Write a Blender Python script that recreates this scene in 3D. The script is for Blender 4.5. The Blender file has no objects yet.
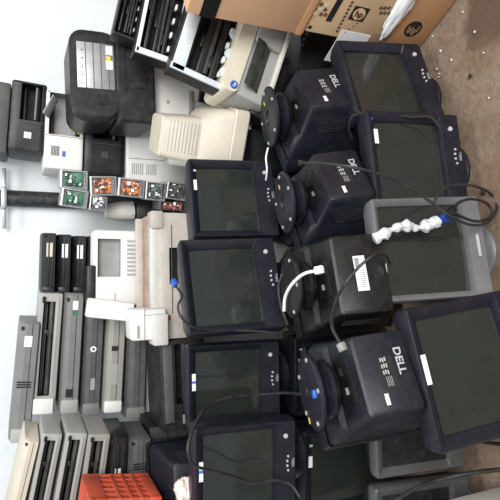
import bpy, bmesh, math, random
from mathutils import Matrix, Vector, noise
random.seed(7)
SC = bpy.context.scene
COL = SC.collection
PI = math.pi
R = math.radians

# ------------------------------------------------------------------ camera (a phone held sideways)
CAM_H, PITCH, FOC = 1.42, R(24.0), 520.0
ct, st = math.cos(PITCH), math.sin(PITCH)
cam_d = bpy.data.cameras.new('camera'); cam = bpy.data.objects.new('camera', cam_d); COL.objects.link(cam)
cam_d.sensor_width = 36; cam_d.lens = 36*FOC/500; cam_d.clip_start = .02
cam.matrix_world = Matrix(((0, 1, 0, 0), (-st, 0, -ct, 0), (-ct, 0, st, CAM_H), (0, 0, 0, 1)))
SC.camera = cam

def at(x, y, Y):
    """world point on the sight line of photo point (x, y), Y metres from the camera"""
    u, v = (250-y)/FOC, (x-250)/FOC
    t = Y/(ct - v*st)
    return Vector((u*t, Y, CAM_H - t*(st + v*ct)))
def atz(x, y, z):
    u, v = (250-y)/FOC, (x-250)/FOC
    t = (CAM_H - z)/(st + v*ct)
    return Vector((u*t, t*(ct - v*st), z))

# ------------------------------------------------------------------ materials
def mat(name, col, rough=.5, metal=0., var=.15, scale=9., dust=0., dustcol=(.42, .40, .37), bump=0., spec=.5, col2=None, detail=6):
    m = bpy.data.materials.new(name); m.use_nodes = True
    nt = m.node_tree; b = nt.nodes['Principled BSDF']
    b.inputs['Roughness'].default_value = rough; b.inputs['Metallic'].default_value = metal
    b.inputs['Specular IOR Level'].default_value = spec*.75 if name != 'dark_crt_glass' else spec
    tc = nt.nodes.new('ShaderNodeTexCoord'); n = nt.nodes.new('ShaderNodeTexNoise')
    n.inputs['Scale'].default_value = scale; n.inputs['Detail'].default_value = detail; n.inputs['Roughness'].default_value = .65
    nt.links.new(tc.outputs['Object'], n.inputs['Vector'])
    rp = nt.nodes.new('ShaderNodeValToRGB')
    c2 = col2 if col2 else tuple(c*(1-var) for c in col)
    c1 = col if col2 else tuple(min(1, c*(1+var)) for c in col)
    rp.color_ramp.elements[0].position = .35; rp.color_ramp.elements[1].position = .65
    rp.color_ramp.elements[0].color = (*c2, 1); rp.color_ramp.elements[1].color = (*c1, 1)
    nt.links.new(n.outputs['Fac'], rp.inputs['Fac'])
    out = rp.outputs['Color']
    if dust > 0:
        n2 = nt.nodes.new('ShaderNodeTexNoise'); n2.inputs['Scale'].default_value = scale*2.3; n2.inputs['Detail'].default_value = 9
        n2.inputs['Roughness'].default_value = .75
        nt.links.new(tc.outputs['Object'], n2.inputs['Vector'])
        r2 = nt.nodes.new('ShaderNodeValToRGB'); r2.color_ramp.elements[0].position = .46; r2.color_ramp.elements[1].position = .78
        r2.color_ramp.elements[0].color = (0, 0, 0, 1); r2.color_ramp.elements[1].color = (dust, dust, dust, 1)
        nt.links.new(n2.outputs['Fac'], r2.inputs['Fac'])
        mx = nt.nodes.new('ShaderNodeMix'); mx.data_type = 'RGBA'
        nt.links.new(r2.outputs['Color'], mx.inputs['Factor']); nt.links.new(out, mx.inputs['A']); mx.inputs['B'].default_value = (*dustcol, 1)
        out = mx.outputs['Result']
    nt.links.new(out, b.inputs['Base Color'])
    if bump > 0:
        bp = nt.nodes.new('ShaderNodeBump'); bp.inputs['Strength'].default_value = bump; bp.inputs['Distance'].default_value = .004
        n3 = nt.nodes.new('ShaderNodeTexNoise'); n3.inputs['Scale'].default_value = scale*8; n3.inputs['Detail'].default_value = 4
        nt.links.new(tc.outputs['Object'], n3.inputs['Vector'])
        nt.links.new(n3.outputs['Fac'], bp.inputs['Height']); nt.links.new(bp.outputs['Normal'], b.inputs['Normal'])
    return m

M = {}
M['navy'] = mat('navy_black_plastic', (.0085, .0090, .0165), .42, dust=.035, bump=.08)
M['navy2'] = mat('dusty_navy_plastic', (.0085, .0090, .016), .45, dust=.06, dustcol=(.3, .28, .27), bump=.08)
M['black'] = mat('black_plastic', (.0065, .0065, .007), .42, dust=.06, bump=.05)
M['black2'] = mat('worn_black_plastic', (.010, .010, .011), .42, dust=.10, bump=.05)
M['cavity'] = mat('dark_inside', (.006, .006, .007), .7, dust=.08)
M['screen'] = mat('dark_crt_glass', (.020, .025, .0225), .10, var=.08, dust=.035, scale=5, dustcol=(.3, .3, .29), spec=.5)
M['silver'] = mat('silver_plastic', (.20, .205, .215), .38, metal=.35, dust=.1)
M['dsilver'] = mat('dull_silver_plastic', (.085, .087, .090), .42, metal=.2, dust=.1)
M['button'] = mat('grey_button', (.45, .46, .48), .35)
M['white'] = mat('white_plastic', (.72, .71, .69), .5, var=.04, dust=.12, dustcol=(.5, .46, .42))
M['offw'] = mat('off_white_plastic', (.58, .57, .53), .5, var=.06, dust=.16, dustcol=(.42, .37, .33))
M['beige'] = mat('beige_plastic', (.56, .51, .42), .5, var=.06, dust=.14, dustcol=(.38, .31, .25))
M['cream'] = mat('cream_plastic', (.60, .56, .45), .5, var=.06, dust=.1, dustcol=(.4, .33, .25))
M['dirtyb'] = mat('dirty_beige_plastic', (.50, .46, .41), .55, var=.08, dust=.5, dustcol=(.30, .23, .18), scale=8)
M['grime'] = mat('grimy_brown_top', (.34, .26, .20), .75, dust=.8, dustcol=(.16, .10, .07), scale=16)
M['grey'] = mat('grey_plastic', (.17, .172, .17), .5, dust=.12, var=.06)
M['lgrey'] = mat('light_grey_plastic', (.34, .34, .325), .5, dust=.15, var=.05)
M['dgrey'] = mat('dark_grey_plastic', (.075, .076, .078), .5, dust=.12, var=.08)
M['warmgrey'] = mat('warm_grey_plastic', (.28, .275, .25), .5, dust=.16, var=.05)
M['metal'] = mat('sheet_metal', (.42, .43, .44), .38, metal=.6, dust=.15)
M['pale'] = mat('pale_blue_frame', (.60, .65, .70), .45, dust=.1)
M['roller'] = mat('rubber_roller', (.05, .048, .046), .4, dust=.2)
M['label'] = mat('white_label', (.78, .78, .78), .5, var=.03)
M['blue'] = mat('blue_plastic', (.02, .09, .42), .4)
M['bluel'] = mat('blue_ink', (.05, .15, .5), .5)
M['green'] = mat('green_circuit_board', (.035, .16, .085), .45, var=.4, scale=60)
M['dgreen'] = mat('dark_green_board', (.08, .12, .10), .45, var=.4, scale=60)
M['orange'] = mat('orange_circuit_board', (.62, .20, .06), .5, var=.35, scale=50)
M['rust'] = mat('red_brown_board', (.30, .055, .035), .5, var=.5, scale=50)
M['chip'] = mat('chip_black', (.02, .02, .02), .4)
M['solder'] = mat('solder_pale', (.6, .6, .58), .4, metal=.4)
M['card'] = mat('cardboard_brown', (.60, .36, .21), .8, var=.06, scale=5, bump=.1)
M['card2'] = mat('cardboard_tan', (.62, .43, .26), .8, var=.06, scale=5, bump=.1)
M['card3'] = mat('cardboard_orange', (.50, .27, .13), .8, var=.08, scale=5, bump=.1)
M['ink'] = mat('black_ink', (.015, .014, .013), .7)
M['inkb'] = mat('brown_ink', (.12, .07, .035), .8)
M['tape'] = mat('black_tape', (.012, .012, .012), .3)
M['bag'] = mat('white_plastic_film', (.80, .81, .83), .35, var=.04)
M['wrap'] = mat('bubble_wrap', (.62, .65, .68), .25, var=.15, scale=60, bump=.6)
M['red'] = mat('red_crate_plastic', (.52, .075, .030), .45, dust=.15)
M['cable'] = mat('black_cable', (.014, .014, .015), .45, dust=.1)
M['gcable'] = mat('grey_cable', (.022, .022, .024), .45, dust=.1)
M['wcable'] = mat('white_cable', (.70, .69, .66), .5)
M['yellow'] = mat('yellow_sticker', (.75, .60, .04), .5)
M['teal'] = mat('teal_key', (.10, .42, .38), .5)
M['pink'] = mat('pale_pink_film', (.72, .58, .55), .45)
M['wood'] = mat('pallet_wood', (.36, .25, .15), .8, var=.3, scale=12)
M['smoke'] = mat('smoked_cover', (.10, .105, .10), .18, var=.5, scale=8)
M['vent'] = mat('vent_grey', (.34, .34, .33), .6)
M['logo'] = mat('logo_grey', (.42, .43, .45), .4)
M['pipe'] = mat('black_pipe', (.018, .018, .020), .5, dust=.45, dustcol=(.2, .2, .2), scale=14, bump=.3)
M['chips'] = mat('paint_flake', (.8, .79, .75), .7)

# ------------------------------------------------------------------ mesh helpers
def merge(bm, tmp, mx=None, mi=0):
    if mx is not None: bmesh.ops.transform(tmp, matrix=mx, verts=tmp.verts)
    me = bpy.data.meshes.new('tmp'); tmp.to_mesh(me); tmp.free()
    n = len(bm.faces); bm.from_mesh(me); bpy.data.meshes.remove(me)
    if mi:
        bm.faces.ensure_lookup_table()
        for f in bm.faces[n:]: f.material_index = mi
def rbox(bm, c, s, bev=.004, seg=2, mx=None, mi=0):
    t = bmesh.new(); bmesh.ops.create_cube(t, size=1)
    bmesh.ops.scale(t, vec=s, verts=t.verts)
    bev = min(bev, min(s)*.45)
    if bev > 0: bmesh.ops.bevel(t, geom=t.edges[:], offset=bev, segments=seg, profile=.5, affect='EDGES')
    bmesh.ops.translate(t, vec=c, verts=t.verts)
    merge(bm, t, mx, mi)
def loft(bm, rings, cap0=True, cap1=True, mi=0):
    vs = [[bm.verts.new(p) for p in r] for r in rings]
    n = len(rings[0])
    for a, b in zip(vs, vs[1:]):
        for i in range(n):
            f = bm.faces.new((a[i], a[(i+1) % n], b[(i+1) % n], b[i])); f.material_index = mi
    if cap0: bm.faces.new(vs[0][::-1]).material_index = mi
    if cap1: bm.faces.new(vs[-1]).material_index = mi
def rr(x0, x1, z0, z1, r, y, n=5, bow=0.):
    """rounded rectangle ring in the XZ plane at depth y"""
    pts = []
    for cx, cz, a0 in ((x1-r, z1-r, 0), (x0+r, z1-r, 90), (x0+r, z0+r, 180), (x1-r, z0+r, 270)):
        for k in range(n+1):
            a = R(a0 + 90*k/n)
            pts.append(Vector((cx + r*math.cos(a), y, cz + r*math.sin(a))))
    return pts
def lathe(bm, prof, n=32, sx=1., sy=1., c=(0, 0, 0), mi=0):
    rings = [[Vector((c[0]+r*sx*math.cos(2*PI*k/n), c[1]+r*sy*math.sin(2*PI*k/n), c[2]+z)) for k in range(n)] for r, z in prof]
    loft(bm, rings, mi=mi)
def cyl(bm, p, q, r, n=16, mi=0):
    p, q = Vector(p), Vector(q); d = (q-p).normalized(); a = d.orthogonal().normalized(); b = d.cross(a)
    loft(bm, [[c + a*r*math.cos(2*PI*k/n) + b*r*math.sin(2*PI*k/n) for k in range(n)] for c in (p, q)], mi=mi)
def spline(pts, sub=8):
    pts = [Vector(p) for p in pts]; P = [pts[0]*2-pts[1]] + pts + [pts[-1]*2-pts[-2]]; out = []
    for i in range(1, len(P)-2):
        for k in range(sub):
            t = k/sub
            out.append(.5*((2*P[i]) + (P[i+1]-P[i-1])*t + (2*P[i-1]-5*P[i]+4*P[i+1]-P[i+2])*t*t + (3*P[i]-P[i-1]-3*P[i+1]+P[i+2])*t**3))
    out.append(pts[-1]); return out
def tube(bm, pts, r, n=8, sub=8, rad=None):
    c = spline(pts, sub); rings = []; a = None
    for i, p in enumerate(c):
        d = (c[min(i+1, len(c)-1)] - c[max(i-1, 0)]).normalized()
        a = d.orthogonal().normalized() if a is None else (a - d*a.dot(d)).normalized()
        b = d.cross(a); q = rad(i/(len(c)-1)) if rad else r
        rings.append([p + a*q*math.cos(2*PI*k/n) + b*q*math.sin(2*PI*k/n) for k in range(n)])
    loft(bm, rings)
def obj(name, bm, m, parent=None, smooth=True, label=None):
    bmesh.ops.recalc_face_normals(bm, faces=bm.faces)
    me = bpy.data.meshes.new(name); bm.to_mesh(me); bm.free()
    for x in (m if isinstance(m, (list, tuple)) else [m]): me.materials.append(M[x] if isinstance(x, str) else x)
    if smooth:
        me.shade_smooth(); me.set_sharp_from_angle(angle=R(35))
    o = bpy.data.objects.new(name, me); COL.objects.link(o)
    if parent: o.parent = parent
    if label: o['label'] = label
    return o
def B(): return bmesh.new()
def box_part(name, c, s, m, parent, bev=.002, label=None, mx=None):
    b = B(); rbox(b, c, s, bev, 2, mx); return obj(name, b, m, parent, label=label)
def thing(name, label, cat, group=None):
    o = bpy.data.objects.new(name, None); o.empty_display_size = .05; COL.objects.link(o)
    o['label'] = label; o['category'] = cat
    if group: o['group'] = group
    return o
def tag(o, label, cat, group=None):
    o['label'] = label; o['category'] = cat
    if group: o['group'] = group
    return o
def put(o, loc, yaw=0, pitch=0, roll=0, s=1., inv=False):
    m = Matrix.Translation(loc) @ Matrix.Rotation(R(yaw), 4, 'Z') @ Matrix.Rotation(R(pitch), 4, 'X') @ Matrix.Rotation(R(roll), 4, 'Y')
    if inv: m = m @ Matrix.Rotation(PI, 4, 'X')
    if isinstance(s, (int, float)): s = (s, s, s)
    o.matrix_world = m @ Matrix.Diagonal((*s, 1))
    return o
def dup(root, label, group=None):
    r = root.copy(); COL.objects.link(r); r['label'] = label
    if group: r['group'] = group
    for ch in list(root.children):
        c = ch.copy(); COL.objects.link(c); c.parent = r
        for g in list(ch.children):
            d = g.copy(); COL.objects.link(d); d.parent = c
    return r
TXT = {}
def text(name, s, size, m, parent, loc, rot=(90, 0, 0), ext=.0006, sx=1., bold=0., label=None):
    """lettering standing on a surface: rot (90,0,0) reads from -Y, (90,0,180) reads from +Y"""
    k = (s, size, ext, bold)
    if k not in TXT:
        cu = bpy.data.curves.new('lettering', 'FONT'); cu.body = s; cu.size = size; cu.extrude = ext; cu.offset = bold
        cu.align_x = 'CENTER'; cu.align_y = 'CENTER'; cu.resolution_u = 3
        t = bpy.data.objects.new('lettering', cu); COL.objects.link(t)
        bpy.context.view_layer.update()
        TXT[k] = bpy.data.meshes.new_from_object(t.evaluated_get(bpy.context.evaluated_depsgraph_get()))
        bpy.data.objects.remove(t); bpy.data.curves.remove(cu)
    me = TXT[k].copy(); me.materials.clear(); me.materials.append(M[m])
    o = bpy.data.objects.new(name, me); COL.objects.link(o); o.parent = parent
    o.location = loc; o.rotation_euler = [R(a) for a in rot]; o.scale = (sx, 1, 1)
    if label: o['label'] = label
    return o

# ------------------------------------------------------------------ the setting
def setting():
    # floor
    b = B(); bmesh.ops.create_grid(b, x_segments=60, y_segments=60, size=4)
    for v in b.verts: v.co.z += .004*noise.noise(v.co*3.1)
    bmesh.ops.translate(b, vec=(0, 1.2, -.004), verts=b.verts)
    fm = bpy.data.materials.new('dirty_concrete'); fm.use_nodes = True; nt = fm.node_tree; bs = nt.nodes['Principled BSDF']
    tc = nt.nodes.new('ShaderNodeTexCoord')
    def nz(scale, d=8, rough=.65):
        n = nt.nodes.new('ShaderNodeTexNoise'); n.inputs['Scale'].default_value = scale; n.inputs['Detail'].default_value = d
        n.inputs['Roughness'].default_value = rough; nt.links.new(tc.outputs['Object'], n.inputs['Vector']); return n.outputs['Fac']
    def ramp(f, stops):
        r = nt.nodes.new('ShaderNodeValToRGB'); r.color_ramp.elements[0].position, r.color_ramp.elements[0].color = stops[0][0], (*stops[0][1], 1)
        r.color_ramp.elements[1].position, r.color_ramp.elements[1].color = stops[-1][0], (*stops[-1][1], 1)
        for p, c in stops[1:-1]:
            e = r.color_ramp.elements.new(p); e.color = (*c, 1)
        nt.links.new(f, r.inputs['Fac']); return r.outputs['Color']
    def mix(f, a, bb, blend='MIX'):
        x = nt.nodes.new('ShaderNodeMix'); x.data_type = 'RGBA'; x.blend_type = blend
        if isinstance(f, float): x.inputs['Factor'].default_value = f
        else: nt.links.new(f, x.inputs['Factor'])
        for s_, v in (('A', a), ('B', bb)):
            if isinstance(v, tuple): x.inputs[s_].default_value = (*v, 1)
            else: nt.links.new(v, x.inputs[s_])
        return x.outputs['Result']
    base = ramp(nz(3.2), [(.32, (.175, .108, .066)), (.5, (.235, .165, .115)), (.68, (.30, .235, .18))])
    fine = ramp(nz(38, 6, .8), [(.3, (.62, .62, .62)), (.7, (1.12, 1.12, 1.12))])
    c = mix(1.0, base, fine, 'MULTIPLY')
    # an old damp stain with a shape of its own
    stn = nt.nodes.new('ShaderNodeVectorMath'); stn.operation = 'DISTANCE'; nt.links.new(tc.outputs['Object'], stn.inputs[0])
    p = atz(492, 22, 0); stn.inputs[1].default_value = (p.x+.05, p.y, 0)
    ad = nt.nodes.new('ShaderNodeMath'); ad.operation = 'MULTIPLY_ADD'; nt.links.new(nz(7, 6), ad.inputs[0]); ad.inputs[1].default_value = .22
    nt.links.new(stn.outputs['Value'], ad.inputs[2])
    sm = ramp(ad.outputs['Value'], [(.21, (1, 1, 1)), (.25, (0, 0, 0))])
    c = mix(sm, c, (.105, .068, .045))
    nt.links.new(c, bs.inputs['Base Color']); bs.inputs['Roughness'].default_value = .85
    bp = nt.nodes.new('ShaderNodeBump'); bp.inputs['Strength'].default_value = .5; bp.inputs['Distance'].default_value = .01
    nt.links.new(nz(45, 6), bp.inputs['Height']); nt.links.new(bp.outputs['Normal'], bs.inputs['Normal'])
    o = obj('floor', b, fm); o['kind'] = 'structure'
    # wall
    wm = mat('white_wall_paint', (.74, .78, .80), .8, var=.05, scale=1.6, dust=.28, dustcol=(.55, .59, .62), bump=.25)
    b = B(); rbox(b, (0, 2.80, 1.6), (8, .16, 3.3), 0); o = obj('wall_back', b, wm, smooth=False); o['kind'] = 'structure'
setting()

# ------------------------------------------------------------------ CRT monitors
def crt(name, label, cat='monitor', group=None, W=.31, D=.36, plastic='navy', shell='navy2', glass='screen', chin=.075, side=.030, top=.032, logo='DELL', big=True, H=.39, z0=.045, style=0, base=True, steep=0., wide=0.):
    t = thing(name, label, cat, group)
    yf = -.17; w = W/2
    # bezel
    b = B()
    loft(b, [rr(-w*.97, w*.97, z0+.004, H-.004, .012, yf+.075), rr(-w, w, z0, H, .010, yf+.05), rr(-w, w, z0, H, .010, yf+.008), rr(-w+.005, w-.005, z0+.005, H-.005, .007, yf),
             rr(-w+side*.34, w-side*.34, z0+chin*.93, H-top*.42, .006, yf+.001),
             rr(-w+side, w-side, z0+chin, H-top, .006, yf+.019), rr(-w+side, w-side, z0+chin, H-top, .006, yf+.034)], cap0=False, cap1=False)
    obj('bezel', b, plastic, t)
    # glass, slightly bulging
    b = B(); nx, nz_ = 14, 12; g = []
    sx0, sz0, sz1 = w-side+.002, z0+chin-.002, H-top+.002
    for j in range(nz_+1):
        row = []
        for i in range(nx+1):
            a, c = i/nx*2-1, j/nz_*2-1
            row.append(b.verts.new((a*sx0, yf+.018+.010*(a*a*.6+c*c*.4), sz0+(sz1-sz0)*(c+1)/2)))
        g.append(row)
    for j in range(nz_):
        for i in range(nx): b.faces.new((g[j][i], g[j][i+1], g[j+1][i+1], g[j+1][i]))
    obj('screen', b, glass, t)
    if style == 0:
        b = B(); rbox(b, (0, yf+.0008, z0+chin*.86), (W-.028, .0016, .0022), 0); obj('chin_seam', b, 'cavity', t)
        b = B(); c0 = (w*.66, yf, z0+chin*.52)
        cyl(b, (c0[0], yf+.002, c0[2]), (c0[0], yf-.004, c0[2]), .0075, 16); obj('power_button', b, 'button', t)
        for k in range(4):
            b = B(); x = -.012+k*.0155; cyl(b, (x, yf+.002, z0+chin*.40+(.003 if k in (1, 2) else 0)), (x, yf-.003, z0+chin*.40+(.003 if k in (1, 2) else 0)), .0038, 10); obj('control_button', b, 'button', t)
        text('logo', logo, .013, 'logo', t, (.012, yf-.0004, z0+chin*.16))
    elif style == 1:
        b = B(); rbox(b, (.0, yf-.001, z0+chin*.45), (.07, .004, .010), .003); obj('control_bar', b, 'button', t)
    # rear housing
    y = yf+.06; e = yf+D
    k = (H-z0)
    prof = [(yf+.055, .955, z0+.008, H-.008, .018), (yf+.11, .94, z0+.014, H-.010, .022), (yf+.55*D, .83, z0+.06*k+.012, H-.016, .028),
            (yf+.585*D, .80, z0+.09*k+.02, H-.020, .018), (yf+.90*D, .66, z0+.225*k, H-.040, .016), (yf+.985*D, .63, z0+.25*k, H-.048, .016), (yf+D, .60, z0+.275*k, H-.060, .016)]
    b = B(); loft(b, [rr(-w*(q+wide*(1-q)/.46), w*(q+wide*(1-q)/.46), za, zb-steep*max(0, (yy-yf-.075)/(D-.075)), r, yy) for yy, q, za, zb, r in prof]); sh = obj('housing', b, shell, t)
    # ribbed vents on both flanks
    for s in (-1, 1):
        b = B()
        for i in range(9):
            f = i/8; yy = yf+(.62+.27*f)*D; q = (.79+(.64-.79)*(.02+.27*f)/.33)*w*(1+wide*.8)
            rbox(b, (s*(q+.0005), yy, (z0+H)/2+.02), (.004, .0035, .14*k/.345), .001, 1)
        obj('vent', b, shell, t)
    if base:
        rx, ry = .108, .128
        b = B()
        lathe(b, [(.0, .0055), (.026, .0055), (.028, .0), (.086, .0), (.092, .002), (.098, .0), (.104, .004), (.104, .012), (.096, .020), (.05, .028), (.0, .028)], 40, rx/.104, ry/.104)
        bd = obj('base_disc', b, plastic, t)
        b = B(); lathe(b, [(.05, .026), (.085, .036), (.10, .050), (.098, .062), (.07, .085), (.0, .09)], 32, .85, 1.)
        obj('neck', b, plastic, t)
        for a in (30, 100, 170, 240, 310):
            b = B(); lathe(b, [(.006, -.003), (.0068, -.0015), (.0068, .003)], 10, c=(.088*math.cos(R(a))*rx/.104, .088*math.sin(R(a))*ry/.104, 0)); obj('rubber_foot', b, 'vent', bd, label='pale rubber foot')
    return t
def rear_detail(t, W=.31, D=.36, H=.39, z0=.045, dell=True, port=True, label='rating_label', sticker=True):
    """what the back of an upside-down monitor shows: rating plate, maker's name, connector recess"""
    w, yf, k = W/2, -.17, H-z0
    e = yf+D
    zc = (z0+.275*k+H-.085)/2
    # slope of the back lid
    if dell:
        text('logo', 'DELL', .034, 'logo', t, (.025, e+.0002, zc+.052), (90, 0, 180), bold=.0008)
        b = B(); rbox(b, (-.002, e, zc+.004), (.086, .0012, .050), 0); lb = obj(label, b, 'ink', t, label='dark rating plate with fine print')
        b = B()
        for i in range(3):
            for j in range(3):
                rbox(b, (.034-i*.017+random.uniform(-.002, .002), e+.001, zc-.010+j*.0075), (.011, .0006, .0042), 0)
        for i in range(4): rbox(b, (-.026, e+.001, zc+.014-.02+i*.0055), (.026, .0006, .0012), 0)
        obj('fine_print', b, 'logo', lb)
    if sticker:
        b = B(); rbox(b, (-w*.46, e+.0004, zc-.022), (.030, .0012, .013), .0004); obj('sticker', b, 'label', t, label='small white sticker')
    if port:
        p0 = Vector((0, yf+.62*D, z0+.11*k+.015)); p1 = Vector((0, yf+.89*D, z0+.216*k))
        d = (p1-p0); L = d.length; a = math.atan2(d.z, d.y)
        mx = Matrix.Translation((p0+p1)/2) @ Matrix.Rotation(a, 4, 'X')
        b = B(); rbox(b, (0, 0, 0), (.125, L, .006), .002, mx=mx); pp = obj('port_panel', b, 'black', t)
        b = B(); rbox(b, (.03, -.004, -.006), (.024, .016, .012), .002, mx=mx); obj('power_socket', b, 'cavity', pp)
        b = B(); rbox(b, (-.025, .006, -.006), (.020, .010, .008), .002, mx=mx); obj('connector', b, 'metal', pp)
        b = B()
        for i in range(11): rbox(b, (-.045+i*.009, L*.36, -.0035), (.004, .012, .003), .0005, mx=mx)
        obj('slot_row', b, 'cavity', pp)
def fsticker(t, x, z, w, h, m='label', bars=False, name='sticker', label='white sticker', yf=-.17):
    b = B(); rbox(b, (x, yf-.0006, z), (w, .0012, h), 0)
    o = obj(name, b, m, t, label=label)
    if bars:
        b = B(); rbox(b, (x, yf-.0015, z), (w*.14, .0008, h), 0); obj('stripe', b, 'bluel', o, label='blue stripe')
    return o

GF = 'front-facing dark monitors'
# upper row, standing the right way up
G = crt('crt_monitor', 'dark monitor with torn white sticker, uppermost row, directly below the beige monitor back', group=GF, D=.31)
Lo = crt('crt_monitor', 'dark monitor against the cartons with a round mark reflected in its brownish screen', group=GF, D=.22, steep=.14)
def monitor(label, src=None): return dup(src or G, label)
Hm = monitor('dark monitor with blank screen between the torn-sticker monitor and the one with a blue-striped sticker')
Im = monitor('dark monitor with blue-striped white sticker, crossed low by a black cable')
Jm = monitor('dark monitor at the far end of the upper row, cable draped across its screen')
Am = Lo
Bm = monitor('dark monitor on the floor with smeared white sticker, beside the silver monitor', Lo)
Dm = monitor('large tilted dark monitor left of the silver monitor, oblong white sticker on its top rim', Lo)
put(G, (.160, 1.93, .458), 14, -6, s=(.98, 1, .96))
put(Hm, (-.165, 1.79, .508), 20, -6, s=(1.08, 1, 1.0))
put(Im, (-.495, 1.90, .455), 2, -6, s=(.97, 1, 1.02))
put(Jm, (-.715, 1.68, .51), 0, -6)
put(Am, (.545, 1.575, .0), 24, -9, s=(1.06, 1, .97))
put(Bm, (.27, 1.445, -.0), 10, -8, s=(1.04, 1, .99))
put(Dm, (-.315, 1.14, .05), 13, -10, -6, s=(1.2, 1.0, 1.03))
s_ = fsticker(G, .048, .368, .040, .012); fsticker(Hm, .0, .060, .001, .001, 'navy') if False else None
fsticker(Im, .02, .368, .062, .013, bars=True, label='white sticker with a blue stripe')
fsticker(Jm, .02, .368, .062, .013, bars=True, label='white sticker with a blue stripe')
fsticker(Bm, .068, .365, .046, .014, label='smeared white sticker'); fsticker(Dm, .02, .372, .064, .014, label='oblong white sticker')
fsticker(G, .105, .366, .008, .010, 'logo', label='small grey mark')
# silver monitor
Cm = crt('crt_monitor', 'silver monitor lying back with bubble-wrapped cable across its dark screen', group=None, W=.315, D=.19, steep=.10, plastic='silver', shell='dsilver', chin=.06, side=.022, top=.026, style=1, H=.41)
put(Cm, (-.015, 1.335, .0), 12, -13, s=(1.02, 1, 1.0))
fsticker(Cm, .045, .393, .014, .010, 'rust', label='small red mark'); fsticker(Cm, -.055, .393, .026, .010, 'label', label='small white sticker')
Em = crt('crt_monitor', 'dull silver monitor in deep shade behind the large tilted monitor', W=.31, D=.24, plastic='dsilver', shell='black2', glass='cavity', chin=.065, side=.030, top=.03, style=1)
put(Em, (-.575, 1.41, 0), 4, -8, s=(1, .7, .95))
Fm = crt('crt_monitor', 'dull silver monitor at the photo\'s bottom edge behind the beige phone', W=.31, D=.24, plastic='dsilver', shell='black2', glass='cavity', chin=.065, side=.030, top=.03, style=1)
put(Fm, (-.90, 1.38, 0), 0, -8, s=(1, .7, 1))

for t, p_ in ((G, -6), (Hm, -6), (Im, -6), (Jm, -6), (Am, -9), (Bm, -8), (Cm, -13), (Dm, -10), (Em, -8), (Fm, -8)):
    for c in t.children:
        if c.name.startswith('base_disc'): c.rotation_euler = (R(-p_), 0, 0)
    t.matrix_world = Matrix.Translation((0, 0, .004)) @ t.matrix_world
# upside-down row: discs in the air, backs to the camera
GU = 'upside-down monitors with their base discs in the air'
A2 = crt('crt_monitor', 'upside-down dark monitor nearest the cartons, base disc up and back to the viewer', group=GU, D=.30, steep=.03, wide=.1)
rear_detail(A2, D=.30)
B2 = dup(A2, 'upside-down dark monitor between two others, grey cable plugged into its back')
D2 = dup(A2, 'upside-down dark monitor with large pale lettering, yellow tag on its raised base disc')
C2 = crt('crt_monitor', 'upside-down black boxy monitor with long white barcode label and white plug', W=.33, D=.30, plastic='black', shell='black', logo='DELL', steep=.02, wide=.22)
rear_detail(C2, W=.33, D=.30, dell=False, sticker=False)
put(A2, at(268, 118, 1.66), 37, -15, inv=True, s=(.90, .88, .86))
put(B2, at(283, 203, 1.50), 35, -15, inv=True, s=(.88, .85, .82))
put(C2, at(289, 287, 1.39), 17, -14, inv=True, s=(.88, .86, .84))
put(D2, at(309, 392, 1.22), 27, -15, inv=True, s=(.95, .85, .83))
for t, c in ((A2, 'yellow'), (B2, 'yellow'), (D2, 'yellow')):
    b = B(); rbox(b, (.06 if t is not D2 else -.07, .02 if t is not D2 else -.075, -.001), (.018, .010, .0012), 0); obj('sticker', b, c, t, label='yellow tag under the base')
b = B(); rbox(b, (.0, .1312, .225), (.118, .0015, .042), 0, mx=None); lb = obj('barcode_label', b, 'label', C2, label='long white barcode label')
b = B()
for i in range(14): rbox(b, (.018+i*.0026, .1324, .216), (.0013, .0008, .016), 0)
for i in range(9): rbox(b, (-.045+i*.0065, .1324, .230), (.0012, .0008, .018), 0)
obj('barcode', b, 'ink', lb)
b = B(); lathe(b, [(.020, 0), (.024, .0015), (.020, .0015)], 24); o = obj('round_mark', b, 'black2', C2); o.location = (.0, .1305, .285); o.rotation_euler = (R(-90), 0, 0)

# monitors buried under the upper row
GB = 'dark monitors buried under the upper row'
BL = 'dark monitor buried in the pile under the upper row, mostly hidden'
for i, (x, y, h, yaw) in enumerate(((.15, 1.96, .450, 8), (-.17, 1.83, .500, 8), (-.49, 1.92, .447, 0), (-.80, 1.76, .50, 0))):
    t = dup(G, BL, GB); put(t, (x, y, .004), yaw, 0, s=(1, .95, h/.392))
    if i == 1: text('logo', 'DELL', .020, 'logo', t, (-.118, -.1712, .366), bold=.0005)

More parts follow.
